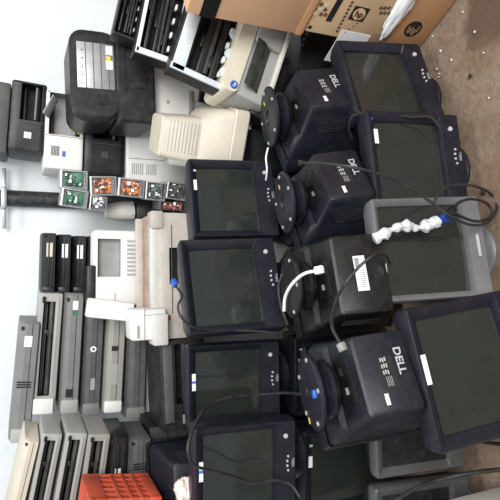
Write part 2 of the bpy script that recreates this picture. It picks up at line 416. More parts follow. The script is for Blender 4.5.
# ------------------------------------------------------------------ boxy machines
def fit(x0, x1, y0, y1, Y):
    """bottom-centre of the front, width and height of a box that fills that part of the photo at depth Y"""
    a, b = at(x0, (y0+y1)/2, Y), at(x1, (y0+y1)/2, Y)
    wd = at((x0+x1)/2, y0, Y).x - at((x0+x1)/2, y1, Y).x
    return b, wd, a.z-b.z
def recess(W, D, H, rects, mats=2, bev=.006):
    """box (front at y=0, base at z=0) with rectangular wells (x0,x1,z0,z1,depth) sunk into the front; wells use material 1"""
    b = B()
    xs = sorted({-W/2, W/2, *[r[0] for r in rects], *[r[1] for r in rects]}); zs = sorted({0, H, *[r[2] for r in rects], *[r[3] for r in rects]})
    V = {}
    def v(x, y, z):
        k = (round(x, 5), round(y, 5), round(z, 5))
        if k not in V: V[k] = b.verts.new(k)
        return V[k]
    for xa, xb in zip(xs, xs[1:]):
        for za, zb in zip(zs, zs[1:]):
            mx_, mz_ = (xa+xb)/2, (za+zb)/2
            r = next((r for r in rects if r[0] < mx_ < r[1] and r[2] < mz_ < r[3]), None)
            if not r: b.faces.new((v(xa, 0, za), v(xb, 0, za), v(xb, 0, zb), v(xa, 0, zb)))
    for x0, x1, z0, z1, d in rects:
        def seg(vals, a, c): return [q for q in vals if a-1e-6 <= q <= c+1e-6]
        X, Z = seg(xs, x0, x1), seg(zs, z0, z1)
        for xa, xb in zip(X, X[1:]):
            for z in (z0, z1): b.faces.new((v(xa, 0, z), v(xb, 0, z), v(xb, d, z), v(xa, d, z))).material_index = 1
        for za, zb in zip(Z, Z[1:]):
            for x in (x0, x1): b.faces.new((v(x, 0, za), v(x, 0, zb), v(x, d, zb), v(x, d, za))).material_index = 1
        for xa, xb in zip(X, X[1:]):
            for za, zb in zip(Z, Z[1:]): b.faces.new((v(xa, d, za), v(xb, d, za), v(xb, d, zb), v(xa, d, zb))).material_index = 1
    for xa, xb in zip(xs, xs[1:]):
        b.faces.new((v(xa, 0, 0), v(xb, 0, 0), v(xb, D, 0), v(xa, D, 0))); b.faces.new((v(xa, 0, H), v(xb, 0, H), v(xb, D, H), v(xa, D, H)))
        for z in (0,): b.faces.new((v(xa, D, 0), v(xb, D, 0), v(xb, D, H), v(xa, D, H)))
    for za, zb in zip(zs, zs[1:]):
        for x in (-W/2, W/2): b.faces.new((v(x, 0, za), v(x, 0, zb), v(x, D, zb), v(x, D, za)))
    bmesh.ops.dissolve_degenerate(b, dist=1e-6, edges=b.edges[:])
    bmesh.ops.recalc_face_normals(b, faces=b.faces[:])
    def outer(e):
        p, q = e.verts[0].co, e.verts[1].co
        return sum((abs(abs(p.x)-W/2) < 1e-5 and abs(abs(q.x)-W/2) < 1e-5 and p.x*q.x > 0, p.y < 1e-5 and q.y < 1e-5, (p.z < 1e-5 and q.z < 1e-5) or (p.z > H-1e-5 and q.z > H-1e-5))) >= 2
    es = [e for e in b.edges if outer(e)]
    if bev: bmesh.ops.bevel(b, geom=es, offset=min(bev, H*.2), segments=2, profile=.5, affect='EDGES')
    return b
def slats(b, x0, x1, z0, z1, n, y=-.0008, vertical=False):
    for i in range(n):
        f = (i+.5)/n
        if vertical: rbox(b, (x0+(x1-x0)*f, y, (z0+z1)/2), (abs(x1-x0)/n*.55, .002, abs(z1-z0)), 0)
        else: rbox(b, ((x0+x1)/2, y, z0+(z1-z0)*f), (abs(x1-x0), .002, abs(z1-z0)/n*.55), 0)

# ------------------------------------------------------------------ wide dot-matrix printers, stacked flat
def line_printer(label, box, Y, case, cap, kind, roll=0, yaw=0, D=.27, group=None, extras=()):
    D = min(D, .255)
    x0, x1, y0, y1 = box
    loc, W, H = fit(x0, x1, y0, y1, Y)
    t = thing('line_printer', label, 'printer', group)
    gap = H*.075; H -= gap+.001; loc = loc + Vector((0, 0, gap))
    for sx in (-1, 1):
        for yy in (.05, D-.04): box_part('foot', (sx*W*.40, yy, -gap/2), (.022, .022, gap), 'cavity', t, .001)
    if kind == 'open':
        r = (-W*.36, W*.43, H*.30, H*.80, D*.5)
        obj('casing', recess(W, D, H, [r]), [case, 'cavity'], t)
        b = B(); cyl(b, (r[0]+.003, .022, H*.42), (r[1]-.003, .022, H*.42), H*.11, 16); obj('platen_roller', b, 'roller', t)
        b = B(); cyl(b, (r[0]+.002, .03, H*.70), (r[1]-.002, .03, H*.70), H*.03, 10)
        rbox(b, ((r[0]+r[1])/2, .05, H*.62), (r[1]-r[0]-.006, .02, H*.06), .001); obj('guide_rail', b, 'dgrey', t)
        b = B(); rbox(b, (W*.06, .006, H*.20), (W*.78, .016, H*.13), .004); obj('front_lip', b, case, t)
        box_part('end_cap', (-W*.44, -.004, H*.52), (W*.13, .03, H*.86), cap, t, .006)
        box_part('knob', (W*.445, -.003, H*.80), (W*.05, .008, H*.14), 'cavity', t, .002)
        box_part('print_head', (W*.16, .035, H*.55), (W*.05, .03, H*.26), 'chip', t, .002)
    else:
        b = B()
        q = H*.32
        ring = lambda x: [Vector((x, y, z)) for y, z in ((.010, 0), (0, H*.06), (0, H*.62), (.022, H*.96), (.035, H), (D, H), (D, 0))]
        k = W*.018
        r0, r1 = ring(-W/2), ring(W/2)
        c = Vector((0, D/2, H/2))
        sh = lambda rg, f: [Vector((p.x, c.y+(p.y-c.y)*f, c.z+(p.z-c.z)*f)) for p in rg]
        loft(b, [sh(ring(-W/2), .90), sh(ring(-W/2+k), 1), sh(ring(W/2-k), 1), sh(ring(W/2), .90)])
        obj('casing', b, case, t)
        b = B(); rbox(b, (0, -.0002, H*.34), (W*.96, .0016, H*.03), 0); obj('lid_seam', b, 'cavity', t)
        box_part('end_cap', (-W*.44, .008, H*.46), (W*.12, .034, H*.90), cap, t, .010)
        b = B(); rbox(b, (W*.445, .008, H*.80), (W*.03, .012, H*.13), .001); obj('latch', b, 'cavity', t)
        if kind == 'dark':
            b = B()
            for f in (.2, .5): rbox(b, (W*.02, -.001, H*f), (W*.8, .006, H*.10), .002)
            obj('ridge', b, case, t)
    for e in extras:
        nm, fx, fz, w_, h_, m_ = e[:6]
        if nm == 'vent':
            b = B(); slats(b, fx*W-w_/2, fx*W+w_/2, fz*H-h_/2, fz*H+h_/2, 3, vertical=True); obj('vent', b, 'cavity', t)
        elif nm == 'ring':
            b = B(); cyl(b, (fx*W, .002, fz*H), (fx*W, -.002, fz*H), w_, 20); cyl(b, (fx*W, .002, fz*H), (fx*W, -.003, fz*H), w_*.45, 16, mi=1); obj('round_badge', b, ['label', 'dgrey'], t)
        else:
            b = B(); rbox(b, (fx*W, -.0008, fz*H), (w_, .002, h_), 0); obj(nm, b, m_, t)
    put(t, loc, yaw, 0, roll)
    return t
G2 = 'wide printers in the middle stack by the wall'
Y2 = 2.36
line_printer('light grey printer, topmost of the middle stack by the wall, three short vent slots', (13, 37, 322, 442), Y2-.02, 'grey', 'lgrey', 'plain', 5, group=G2, extras=(('sticker', .34, .5, .045, .03, 'label'), ('vent', -.02, .52, .03, .055, 0)))
line_printer('grey open-front printer with dark roller bed, second from top of the middle stack', (35, 61, 293, 412), Y2, 'lgrey', 'white', 'open', 4, group=G2)
line_printer('grey closed printer with green dot and white label, third in the middle stack', (61, 83, 293, 413), Y2, 'grey', 'lgrey', 'plain', 3, group=G2, extras=(('sticker', .40, .42, .038, .022, 'label'), ('green_dot', .335, .42, .018, .022, 'green'), ('lettering_mark', -.33, .5, .035, .03, 'ink')))
line_printer('dark grey printer with white ring badge, fourth in the middle stack', (83, 104, 300, 416), Y2, 'dgrey', 'grey', 'plain', 3, group=G2, extras=(('ring', .08, .5, .013, 0, 0), ('sticker', -.22, .45, .05, .018, 'vent')))
line_printer('warm grey printer with small dark lettering below the ring-badged one', (104, 126, 312, 412), Y2, 'warmgrey', 'white', 'plain', 3, group=G2, extras=(('lettering_mark', .14, .5, .022, .03, 'ink'), ('panel', -.12, .5, .09, .03, 'lgrey')))
line_printer('dark grey plain printer, second from bottom of the middle stack', (126, 148, 318, 418), Y2, 'dgrey', 'grey', 'plain', 2, group=G2)
line_printer('pale grey printer at the bottom of the middle stack, half hidden', (148, 186, 320, 412), Y2, 'lgrey', 'white', 'plain', 0, group=G2)
G1 = 'slim black printers in the stack behind the white printer'
for i, (a, b_, lab) in enumerate(((41, 57, 'slim black printer on top of the black stack, yellowed label'), (57, 72, 'slim black printer second in the black stack, white label'), (72, 87, 'slim black printer third in the black stack, white label'), (87, 187, 'tall black printer at the bottom of the black stack, mostly hidden'))):
    line_printer(lab, (a, b_, 233+i*1.5, 293), 2.40, 'black', 'black2', 'dark', 1.5, group=G1, extras=(('label', .22, .45 if i < 3 else .9, .06, .026, 'label' if i else 'cream'),))
G3 = 'printers in the leaning stack above the red crate'
Y3 = 2.09
line_printer('yellowed beige printer on top of the leaning stack', (13, 31, 441, 527), Y3, 'beige', 'beige', 'plain', 13, group=G3, D=.25)
line_printer('grey open printer directly beneath the yellowed beige one', (32, 55, 434, 529), Y3, 'lgrey', 'lgrey', 'open', 11, group=G3, D=.25)
line_printer('grey open printer second of three with open fronts in the leaning stack', (57, 81, 433, 529), Y3, 'lgrey', 'white', 'open', 10, group=G3, D=.25)
line_printer('beige-grey open printer lowest of three with open fronts in the leaning stack', (81, 106, 434, 529), Y3, 'warmgrey', 'warmgrey', 'open', 8, group=G3, D=.25)
line_printer('black printer with upright white label in the leaning stack', (106, 127, 435, 529), Y3, 'black', 'black', 'dark', 4, group=G3, D=.25, extras=(('label', .06, .45, .07, .022, 'label'),))
line_printer('dull grey printer with pale label at the foot of the leaning stack', (127, 152, 437, 529), Y3, 'dgrey', 'grey', 'plain', 2, group=G3, D=.25, extras=(('label', .06, .35, .045, .03, 'vent'), ('vent', .2, .5, .03, .05, 0)))
# bench that carries the stacks by the wall
t = thing('workbench', 'wooden workbench under the printer stacks by the wall', 'bench')
zb = at(187, 366, Y2).z - .014
box_part('bench_top', (.24, 2.505, zb-.02), (1.96, .25, .04), 'wood', t, .004)
for x in (-.68, .25, 1.15):
    for y in (2.42, 2.59): box_part('leg', (x, y, (zb-.04)/2), (.06, .06, zb-.04), 'wood', t, .003)
t = thing('equipment_case', 'black case under the leaning printer stack', 'case')
z3 = at(152, 466, Y3).z
box_part('shell', (-.94, 2.255, z3/2), (.40, .22, z3-.010), 'black', t, .004)
box_part('lid_seam', (-.94, 2.1445, z3-.08), (.39, .002, .004), 'cavity', t, 0)

# ------------------------------------------------------------------ laser printers on the right, one on another
def laser(label, box, Y, case, roll=0, yaw=0, D=.25, split=.58, well=(.10, .92, .22, .86), group=None, cat='printer', inner='cavity', tray='grey', extras=()):
    loc, W, H = fit(*box, Y); H *= .985
    t = thing('laser_printer', label, cat, group)
    x0 = -W/2 + W*(1-split)
    r = (x0+W*split*well[0], x0+W*split*well[1], H*well[2], H*well[3], .09)
    obj('casing', recess(W, D, H, [r], bev=.010), [case, inner], t)
    b = B(); mx = Matrix.Translation(((r[0]+r[1])/2, .045, r[2]+.012)) @ Matrix.Rotation(R(-18), 4, 'X'); rbox(b, (0, 0, 0), ((r[1]-r[0])*.9, .075, .008), .003, mx=mx); obj('output_tray', b, tray, t)
    b = B(); cyl(b, (r[0]+.002, .07, r[3]-.016), (r[1]-.002, .07, r[3]-.016), .007, 12); obj('roller', b, 'roller', t)
    b = B(); rbox(b, (x0+.001, -.0006, H/2), (.002, .002, H*.94), 0); obj('panel_seam', b, 'dgrey', t)
    for e in extras:
        nm, fx, fz, w_, h_, m_ = e
        b = B()
        if nm == 'vent': slats(b, fx*W-w_/2, fx*W+w_/2, fz*H-h_/2, fz*H+h_/2, 6)
        elif nm == 'flap': rbox(b, (0, 0, 0), (w_, .05, .006), .002, mx=Matrix.Translation((fx*W, -.02, fz*H)) @ Matrix.Rotation(R(25), 4, 'Y') @ Matrix.Rotation(R(-30), 4, 'X'))
        else: rbox(b, (fx*W, -.0008, fz*H), (w_, .002, h_), 0)
        obj(nm, b, m_, t)
    put(t, loc, yaw, 0, roll)
    return t
GP = 'laser printers in the tower by the wall'
YP = 2.38
laser('dark grey printer cut off at the very top of the tower by the wall', (-32, 9, 82, 154), YP, 'dgrey', 4, group=GP, well=(.08, .9, .3, .85))
laser('black printer with square white sticker under the topmost one in the tower', (9, 45, 84, 154), YP, 'black2', 4, group=GP, well=(.04, .95, .12, .72), extras=(('sticker', -.27, .46, .026, .028, 'label'),))
laser('light grey printer with brown vent and blue mark in the wall tower', (44, 84, 94, 172), YP, 'white', 2, group=GP, inner='vent', tray='lgrey', well=(.03, .97, .10, .90), extras=(('vent', -.27, .72, .042, .035, 'dgrey'), ('blue_mark', -.30, .50, .024, .014, 'bluel'), ('flap', .27, .88, .09, 0, 'lgrey'), ('yellow_sticker', -.0, .12, .016, .02, 'yellow')))
laser('black printer between the light grey and white printers in the wall tower', (84, 125, 104, 177), YP, 'black', 2, group=GP, well=(.1, .92, .15, .8), extras=(('vent', -.23, .5, .03, .03, 'dgrey'), ('sticker', .07, .86, .02, .03, 'label')))
laser('dirty white printer with two vent panels at the foot of the wall tower', (125, 187, 122, 192), YP, 'white', 0, group=GP, inner='white', tray='white', well=(.55, .95, .82, .93), extras=(('vent', -.22, .82, .05, .055, 'vent'), ('vent', -.22, .60, .05, .05, 'vent')))

# big black machine and the white one under it
loc, W, H = fit(70, 153, 36, 126, 2.10)
t = thing('inkjet_printer', 'bulky black printer with a bare metal plate, on the white printer', 'printer')
D = .24
b = B(); loft(b, [rr(-W/2+.02, W/2-.02, H*.42+.01, H-.012, .045, .0), rr(-W/2, W/2, H*.42, H, .055, .014), rr(-W/2, W/2, H*.42, H, .055, D), rr(-W/2+.02, W/2-.02, H*.44, H-.02, .045, D+.01)]); obj('upper_casing', b, 'black2', t)
b = B(); loft(b, [rr(-W/2+.006, W/2-.02, .01, H*.44, .012, -.035), rr(-W/2-.005, W/2-.012, 0, H*.46, .016, -.025), rr(-W/2-.005, W/2-.012, 0, H*.46, .016, D)]); lw = obj('lower_casing', b, 'black2', t)
b = B(); rbox(b, (W*.10, -.003, H*.70), (W*.50, .006, H*.44), .002); mp = obj('metal_plate', b, 'metal', t, label='bare sheet metal plate')
b = B()
for i in range(4): rbox(b, (W*.10, -.007, H*(.55+.09*i)), (W*.50, .002, .003), 0)
for i in range(5): cyl(b, (W*(-.1+.09*i), -.008, H*.86), (W*(-.1+.09*i), -.005, H*.86), .003, 8)
obj('plate_fold', b, 'dgrey', mp)
for dx, m_ in ((.18, 'label'), (.02, 'label')):
    b = B(); rbox(b, (W*(.1+dx), -.0075, H*.54), (W*.10, .002, H*.08), 0); obj('sticker', b, m_, mp)
b = B(); rbox(b, (W*.19, -.0085, H*.55), (W*.05, .002, H*.05), 0); obj('sticker', b, 'yellow', mp)
b = B(); slats(b, -W*.32, -W*.20, H*.55, H*.70, 5, -.002); obj('vent', b, 'cavity', t)
b = B(); rbox(b, (-W*.05, -.037, H*.18), (W*.16, .008, H*.15), .003); hd = obj('handle_well', b, 'cavity', lw)
b = B(); rbox(b, (W*.1, -.036, H*.38), (W*.6, .004, H*.03), .001); obj('paper_slot', b, 'cavity', lw)
put(t, loc, 0, 0, -2)
loc, W, H = fit(150, 200, 70, 128, 2.14)
t = thing('laser_printer', 'bright white printer with plain panel under the bulky black one', 'printer')
b = B(); loft(b, [rr(-W/2+.01, W/2-.01, .01, H-.01, .03, 0), rr(-W/2, W/2, 0, H, .035, .012), rr(-W/2, W/2, 0, H, .035, .16)]); obj('casing', b, 'white', t)
box_part('side_tray', (-W*.30, -.015, H*.0), (W*.42, .04, H*.40), 'lgrey', t, .01)
box_part('tray_arm', (-W*.12, -.03, H*.22), (W*.42, .018, .022), 'grey', t, .006, mx=Matrix.Rotation(R(-10), 4, 'Y'))
b = B(); rbox(b, (-W*.2, -.001, H*.62), (.012, .003, .012), 0); obj('badge', b, 'vent', t)
put(t, loc, 0, 0, 8)
wx = loc
t = thing('metal_cabinet', 'grey cabinet hidden under the white and open printers', 'cabinet')
zc_ = loc.z - .03
box_part('casing', (.74, 2.25, zc_/2), (.40, .17, zc_), 'dgrey', t, .004)

# printers stripped of their covers, near the cartons
def stripped(label, box, Y, frame, body, roll, D=.075, rows=3, teeth=0, fw=.10):
    loc, W, H = fit(*box, Y)
    t = thing('stripped_printer', label, 'printer', None)
    obj('body', recess(W, D, H, [(-W/2+W*.05, W/2-W*.05, H*.06, H*.94, .055)], bev=.006), [body, 'cavity'], t)
    if frame:
        b = B()
        f = fw*H
        for c, s_ in (((0, -.004, H-f*.8), (W*.98, .012, f*1.2)), ((0, -.004, f*.45), (W*.98, .012, f*.7)), ((-W*.46, -.004, H/2), (W*.07, .012, H*.97)), ((W*.46, -.004, H/2), (W*.07, .012, H*.97))): rbox(b, c, s_, .002)
        for k in range(teeth): cyl(b, (-W*.28+k*W*.25, -.009, f*.9), (-W*.28+k*W*.25, .002, f*.9), W*.06, 14)
        fr = obj('frame', b, frame, t)
        b = B()
        for sx in (-1, 1):
            for z in (H*.06, H*.94): cyl(b, (sx*W*.455, -.0115, z), (sx*W*.455, -.008, z), .005, 10)
        obj('screw_hole', b, 'cavity', fr)
    for k in range(rows):
        z = H*(.30+.45*k/max(1, rows-1))
        b = B(); rbox(b, (0, .034, z), (W*.78, .036, H*.10), .004); rbox(b, (W*(-.2+.2*k), .022, z+H*.08), (W*.16, .02, H*.05), .003); obj('rail', b, 'chip' if k % 2 else 'black2', t)
    b = B(); cyl(b, (-W*.36, .03, H*.42), (W*.36, .03, H*.42), H*.05, 12); obj('roller', b, 'roller', t)
    for k in range(4): box_part('clip', (W*(-.3+.19*k), .015, H*.2), (W*.07, .02, H*.05), 'label' if frame else 'metal', t)
    put(t, loc, 0, 0, roll)
    return t
stripped('black stripped printer chassis cut by the frame, topmost above the white-framed one', (118, 143, -16, 44), 1.97, None, 'black', 12)
stripped('stripped printer with narrow white border, above the pale-framed one near the carton', (141, 181, -10, 68), 1.87, 'label', 'black', 11, fw=.07)
stripped('stripped printer with wide pale blue frame below the taped carton', (178, 238, 14, 98), 1.77, 'pale', 'black2', 17, teeth=3, fw=.17)
# printer with smoked cover
loc, W, H = fit(233, 280, 22, 114, 1.74)
t = thing('inkjet_printer', 'cream printer with smoked curved cover and small blue round badge', 'printer')
b = B(); rbox(b, (0, .09, H*.42), (W, .18, H*.84), .012); obj('body', b, 'lgrey', t)
b = B(); loft(b, [rr(-W/2-.004, W/2, H*.70, H, .02, -.012), rr(-W/2-.008, W/2+.004, H*.68, H*1.02, .022, -.002), rr(-W/2-.008, W/2+.004, H*.68, H*1.02, .022, .19)]); obj('top_casing', b, 'cream', t)
b = B(); rings = []
for k in range(9):
    a = R(-10+100*k/8); rings.append([Vector((x, .01-.045*math.sin(a), H*.18+H*.5*(1-math.cos(a))*.0+H*.48*k/8)) for x in (-W*.40, -W*.12, W*.14)])
vs_ = [[b.verts.new(p) for p in r_] for r_ in rings]
for p, q in zip(vs_, vs_[1:]):
    for i in range(2): b.faces.new((p[i], p[i+1], q[i+1], q[i]))
bmesh.ops.solidify(b, geom=b.faces[:], thickness=.004); obj('smoked_cover', b, 'smoke', t)
box_part('front_panel', (W*.30, -.008, H*.40), (W*.36, .03, H*.56), 'lgrey', t, .01)
b = B(); cyl(b, (-W*.44, -.018, H*.80), (-W*.44, -.010, H*.80), .014, 20); bd = obj('badge', b, 'blue', t, label='blue round badge')
text('lettering', 'hp', .017, 'label', bd, (-W*.44, -.0188, H*.80))
box_part('lower_strip', (-W*.05, -.01, H*.07), (W*.9, .03, H*.10), 'offw', t, .006)
put(t, loc, 0, 0, 19)
loc, W, H = fit(258, 282, 56, 126, 1.80)
t = thing('printer_tray', 'black slotted tray lying slanted under the smoked-cover printer', 'tray')
box_part('tray_body', (0, .08, H/2), (W, .16, H), 'black2', t, .006)
box_part('slot', (-W*.1, -.001, H*.55), (W*.5, .004, H*.12), 'cavity', t, .001)
put(t, loc, 0, 0, 16)
t = thing('equipment_case', 'black case in the shade beneath the slotted tray', 'case')
box_part('shell', (.77, 1.935, .195), (.30, .24, .39), 'black', t, .006)
box_part('lid_seam', (.77, 1.8148, .33), (.29, .002, .004), 'cavity', t, 0)

# ------------------------------------------------------------------ beige monitor lying on its face
t = thing('crt_monitor', 'beige monitor lying face down, tapered back pointing up', 'monitor')
loc, W, H = fit(165, 246, 98, 177, 1.84)
r_ = lambda z, a, c, q: [Vector((p.x, p.z, z)) for p in rr(-a, a, -c, c, q, 0)]
b = B(); loft(b, [r_(0, W*.48, .15, .02), r_(.006, W*.5, .155, .02), r_(.055, W*.5, .155, .02), r_(.060, W*.485, .15, .02)]); obj('bezel', b, 'beige', t)
b = B(); loft(b, [r_(.061, W*.475, .148, .03), r_(.10, W*.46, .142, .04), r_(.145, W*.40, .125, .045), r_(.165, W*.33, .105, .035), r_(.17, W*.31, .10, .03), r_(H*.98, W*.26, .085, .02), r_(H, W*.24, .08, .02)]); hs = obj('housing', b, 'beige', t)
b = B()
for i in range(9):
    f = i/8; z = .185+(H-.215)*f; q = .10+(.085-.10)*f
    rbox(b, (.01, -q-.0015, z), (W*.40, .005, .0045), .001, 1)
obj('vent', b, 'offw', hs)
b = B(); rbox(b, (-W*.30, -.06, .24), (.02, .09, H-.25), .003); obj('connector_panel', b, 'vent', t)
put(t, (loc.x+.0, 1.995, loc.z), -18, 0, 3)
t = dup(G, 'dark monitor buried beneath the face-down beige monitor', GB); put(t, (.46, 2.03, 0), 0, 0, s=(1, .62, (loc.z-.012)/.392))

# ------------------------------------------------------------------ big beige copier, white printer on it
t = thing('photocopier', 'tall grimy beige copier behind the upper row, dust-covered top', 'copier')
loc, W, H = fit(160, 190, 212, 338, 2.10)
zt = at(160, 275, 2.10).z
xl, xr = -W/2, W/2
b = recess(W, .25, zt, [(-W*.07, W*.22, zt-.105, zt-.040, .05)], bev=.006); obj('casing', b, ['dirtyb', 'cavity'], t)
box_part('front_lip', (W*.06, .035, zt+.016), (W*.84, .05, .036), 'offw', t, .006)
box_part('dusty_top', (W*.06, .15, zt+.022), (W*.84, .18, .044), 'grime', t, .006)
box_part('rear_rail', (W*.04, .128, zt+.058), (W*.86, .018, .030), 'dirtyb', t, .004)
box_part('corner_post', (W*.44, .03, zt+.01), (W*.14, .08, .05), 'dirtyb', t, .006)
box_part('door', (W*.16, -.006, zt-.10), (W*.62, .012, .15), 'dirtyb', t, .004) if False else None
box_part('side_unit', (-W*.37, .03, zt+.055), (W*.24, .14, .14), 'white', t, .012)
b = B(); rbox(b, (-W*.36, -.0405, zt+.075), (W*.25, .002, .003), 0); rbox(b, (-W*.30, -.0405, zt+.03), (.003, .002, .085), 0); rbox(b, (-W*.42, -.0405, zt+.10), (.05, .002, .010), 0); obj('seam', b, 'vent', t)
box_part('side_shelf', (-W*.41, -.02, zt+.015), (W*.24, .10, .06), 'offw', t, .008, mx=None)
b = B(); rbox(b, (-W*.33, -.001, zt-.035), (.02, .004, .014), 0); obj('red_mark', b, 'rust', t)
b = B(); rbox(b, (W*.05, -.001, zt-.05), (W*.7, .003, .003), 0); obj('panel_seam', b, 'dgrey', t)
for i in range(2): box_part('paper_drawer', (0, -.006, .12+i*.17), (W*.92, .014, .15), 'offw', t, .004)
put(t, (loc.x, 2.10, 0), 3, 0, 0)
loc, W, H = fit(97, 140, 231, 306, 2.16)
t = thing('laser_printer', 'white printer with open flap on the copier, before the black stack', 'printer')
Hh = loc.z+H-(zt+.05)
b = recess(W, .13, Hh, [(-W*.12, W*.38, Hh*.44, Hh*.92, .05)], bev=.012); obj('casing', b, ['white', 'vent'], t)
b = B(); slats(b, -W*.12, W*.38, Hh*.12, Hh*.30, 9, vertical=True); obj('vent', b, 'vent', t)
b = B(); rbox(b, (-W*.38, -.001, Hh*.55), (.03, .002, .004), 0); obj('lettering_mark', b, 'vent', t)
box_part('open_flap', (-W*.60, -.03, Hh*.55), (.075, .07, Hh*.95), 'white', t, .008, mx=Matrix.Rotation(R(8), 4, 'Y'))
box_part('inside_works', (-W*.22, .04, Hh*1.03), (W*.5, .08, Hh*.20), 'black2', t, .006)
box_part('sticker', (-W*.60, -.066, Hh*.62), (.02, .002, .016), 'label', t, 0)
put(t, (loc.x, 2.25, zt+.046), 3, 0, 1, s=(1.05, .85, 1.03))

# ------------------------------------------------------------------ circuit boards in trays, stacked between tower and copier
def tray(label, box, Y, board, n, casing='metal', cat='circuit board'):
    loc, W, H = fit(*box, Y); H *= .97
    t = thing('circuit_tray', label, cat, 'circuit boards in metal trays')
    obj('tray', recess(W*.97, .12, H, [(-W*.42, W*.42, H*.08, H*.92, .03)], bev=.003), [casing, casing], t)
    b = B(); mx = Matrix.Translation((W*.02, .014, H*.5)) @ Matrix.Rotation(R(-14), 4, 'X')
    rbox(b, (0, 0, 0), (W*.72, .005, H*.66), .001, mx=mx); cb = obj('circuit_board', b, board, t)
    for m_, k, hmax in (('chip', n, .012), ('solder', n//2, .016), (board, n//2, .022)):
        b = B()
        for i in range(k):
            sx, sz = random.uniform(.005, .016), random.uniform(.005, .014)
            rbox(b, (random.uniform(-.33, .33)*W, -.006, random.uniform(-.29, .29)*H), (sx, random.uniform(.008, hmax*1.5), sz), .001, 1, mx=mx)
        obj('components', b, m_, cb)
    put(t, loc, -6, 0, random.uniform(-7, 7))
    return t
zlow = 187
tray('green board in a grey metal tray, topmost nearest the printer tower', (59, 88, 171, 190), 2.24, 'green', 10)
tray('green board in a grey metal tray beside the pipe, left of the other top tray', (60, 88, 191, 210), 2.24, 'green', 10)
tray('orange board under the topmost green tray', (89, 117, 176, 196), 2.24, 'orange', 16)
tray('bare grey metal tray beside the upper orange board', (89, 107, 197, 212), 2.24, 'metal', 9)
tray('orange board lower down, next to the beige plastic shell', (117, 145, 180, 199), 2.24, 'orange', 16)
tray('dull green board below the lower orange board', (145, 166, 183, 202), 2.24, 'dgreen', 18)
tray('red-brown board at the corner of the copier', (158, zlow, 203, 212), 2.24, 'rust', 12, 'dgrey')
tray('grey cluttered tray at the foot of the circuit board pile', (166, zlow, 184, 202), 2.24, 'dgrey', 14)
loc, W, H = fit(107, 135, 200, 220, 2.38)
t = thing('plastic_shell', 'rounded beige plastic shell beside the orange circuit boards', 'shell')
b = B(); rings = []
for k in range(9):
    f = k/8; q = math.sin(f*PI/2)
    rings.append([Vector((W*.5*(1-.35*f**3)*math.cos(a)*(1 if abs(math.cos(a)) < .8 else 1), .05+.05*(1-.3*f**3)*math.sin(a), H*f)) for a in [2*PI*i/20 for i in range(20)]])
loft(b, rings); obj('shell', b, 'offw', t); box_part('rim', (0, .05, .008), (W*.9, .09, .016), 'vent', t, .006); put(t, loc, 0, 0, -4)
loc, W, H = fit(136, 186, 204, 221, 2.40)
t = thing('drum_cartridge', 'black cartridge box under the beige plastic shell', 'cartridge')
box_part('body', (0, .05, H/2), (W, .10, H*.98), 'black', t, .006); box_part('grip', (0, -.004, H*.75), (W*.5, .012, H*.14), 'cavity', t, .003)
b = B(); cyl(b, (-W*.4, .0, H*.25), (W*.4, .0, H*.25), .008, 12); obj('drum', b, 'dgrey', t); put(t, loc)
t = thing('wooden_box', 'wooden box hidden under the circuit board trays', 'box')
p = at(187, 192, 2.24)
box_part('side', (p.x-.02, 2.285, p.z/2), (.13, .10, p.z-.004), 'wood', t, .003)

# pipe on the wall
t = thing('wall_pipe', 'black pipe fixed upright on the white wall', 'pipe')
p = at(40, 200, 2.675)
b = B(); tube(b, [(p.x+.006, 2.675, 1.75), (p.x+.002, 2.675, 1.3), (p.x, 2.675, .9), (p.x, 2.675, .02)], .038, 20); obj('pipe', b, 'pipe', t)
b = B(); rbox(b, (p.x, 2.66, at(4, 200, 2.66).z), (.28, .012, .020), .004); rbox(b, (p.x, 2.635, at(4, 200, 2.66).z), (.10, .02, .026), .006); obj('clamp', b, 'metal', t)

# ------------------------------------------------------------------ black open printer and dark things at the left
loc, W, H = fit(161, 206, 337, 425, 2.06)
t = thing('line_printer', 'black open printer with side vents behind the blue-striped-sticker monitor', 'printer')
r = (-W*.22, W*.46, H*.35, H*.68, .10)
obj('casing', recess(W, .24, H, [r], bev=.008), ['black2', 'cavity'], t)
b = B(); cyl(b, (r[0]+.003, .03, H*.44), (r[1]-.003, .03, H*.44), .012, 14); obj('platen_roller', b, 'roller', t)
box_part('top_panel', (W*.03, -.003, H*.84), (W*.88, .008, H*.20), 'dgrey', t, .003)
b = B(); slats(b, -W*.44, -W*.34, H*.40, H*.56, 6, vertical=False); obj('vent', b, 'vent', t)
put(t, loc, 2, 0, -2)
zz = loc.z-.008
t = dup(G, BL, GB); put(t, (loc.x-.02, 2.20, 0), 0, 0, s=(1, .70, zz/.392))
t = dup(G, 'dark monitor turned away beneath the red crate, its smooth back showing'); tt = t
put(t, (-.935, 1.94, .535), 196, 0, s=(1.25, .85, 1.07))
t = dup(G, BL, GB); put(t, (-1.0, 2.02, 0), 0, 0, s=(1, .65, .53/.392))
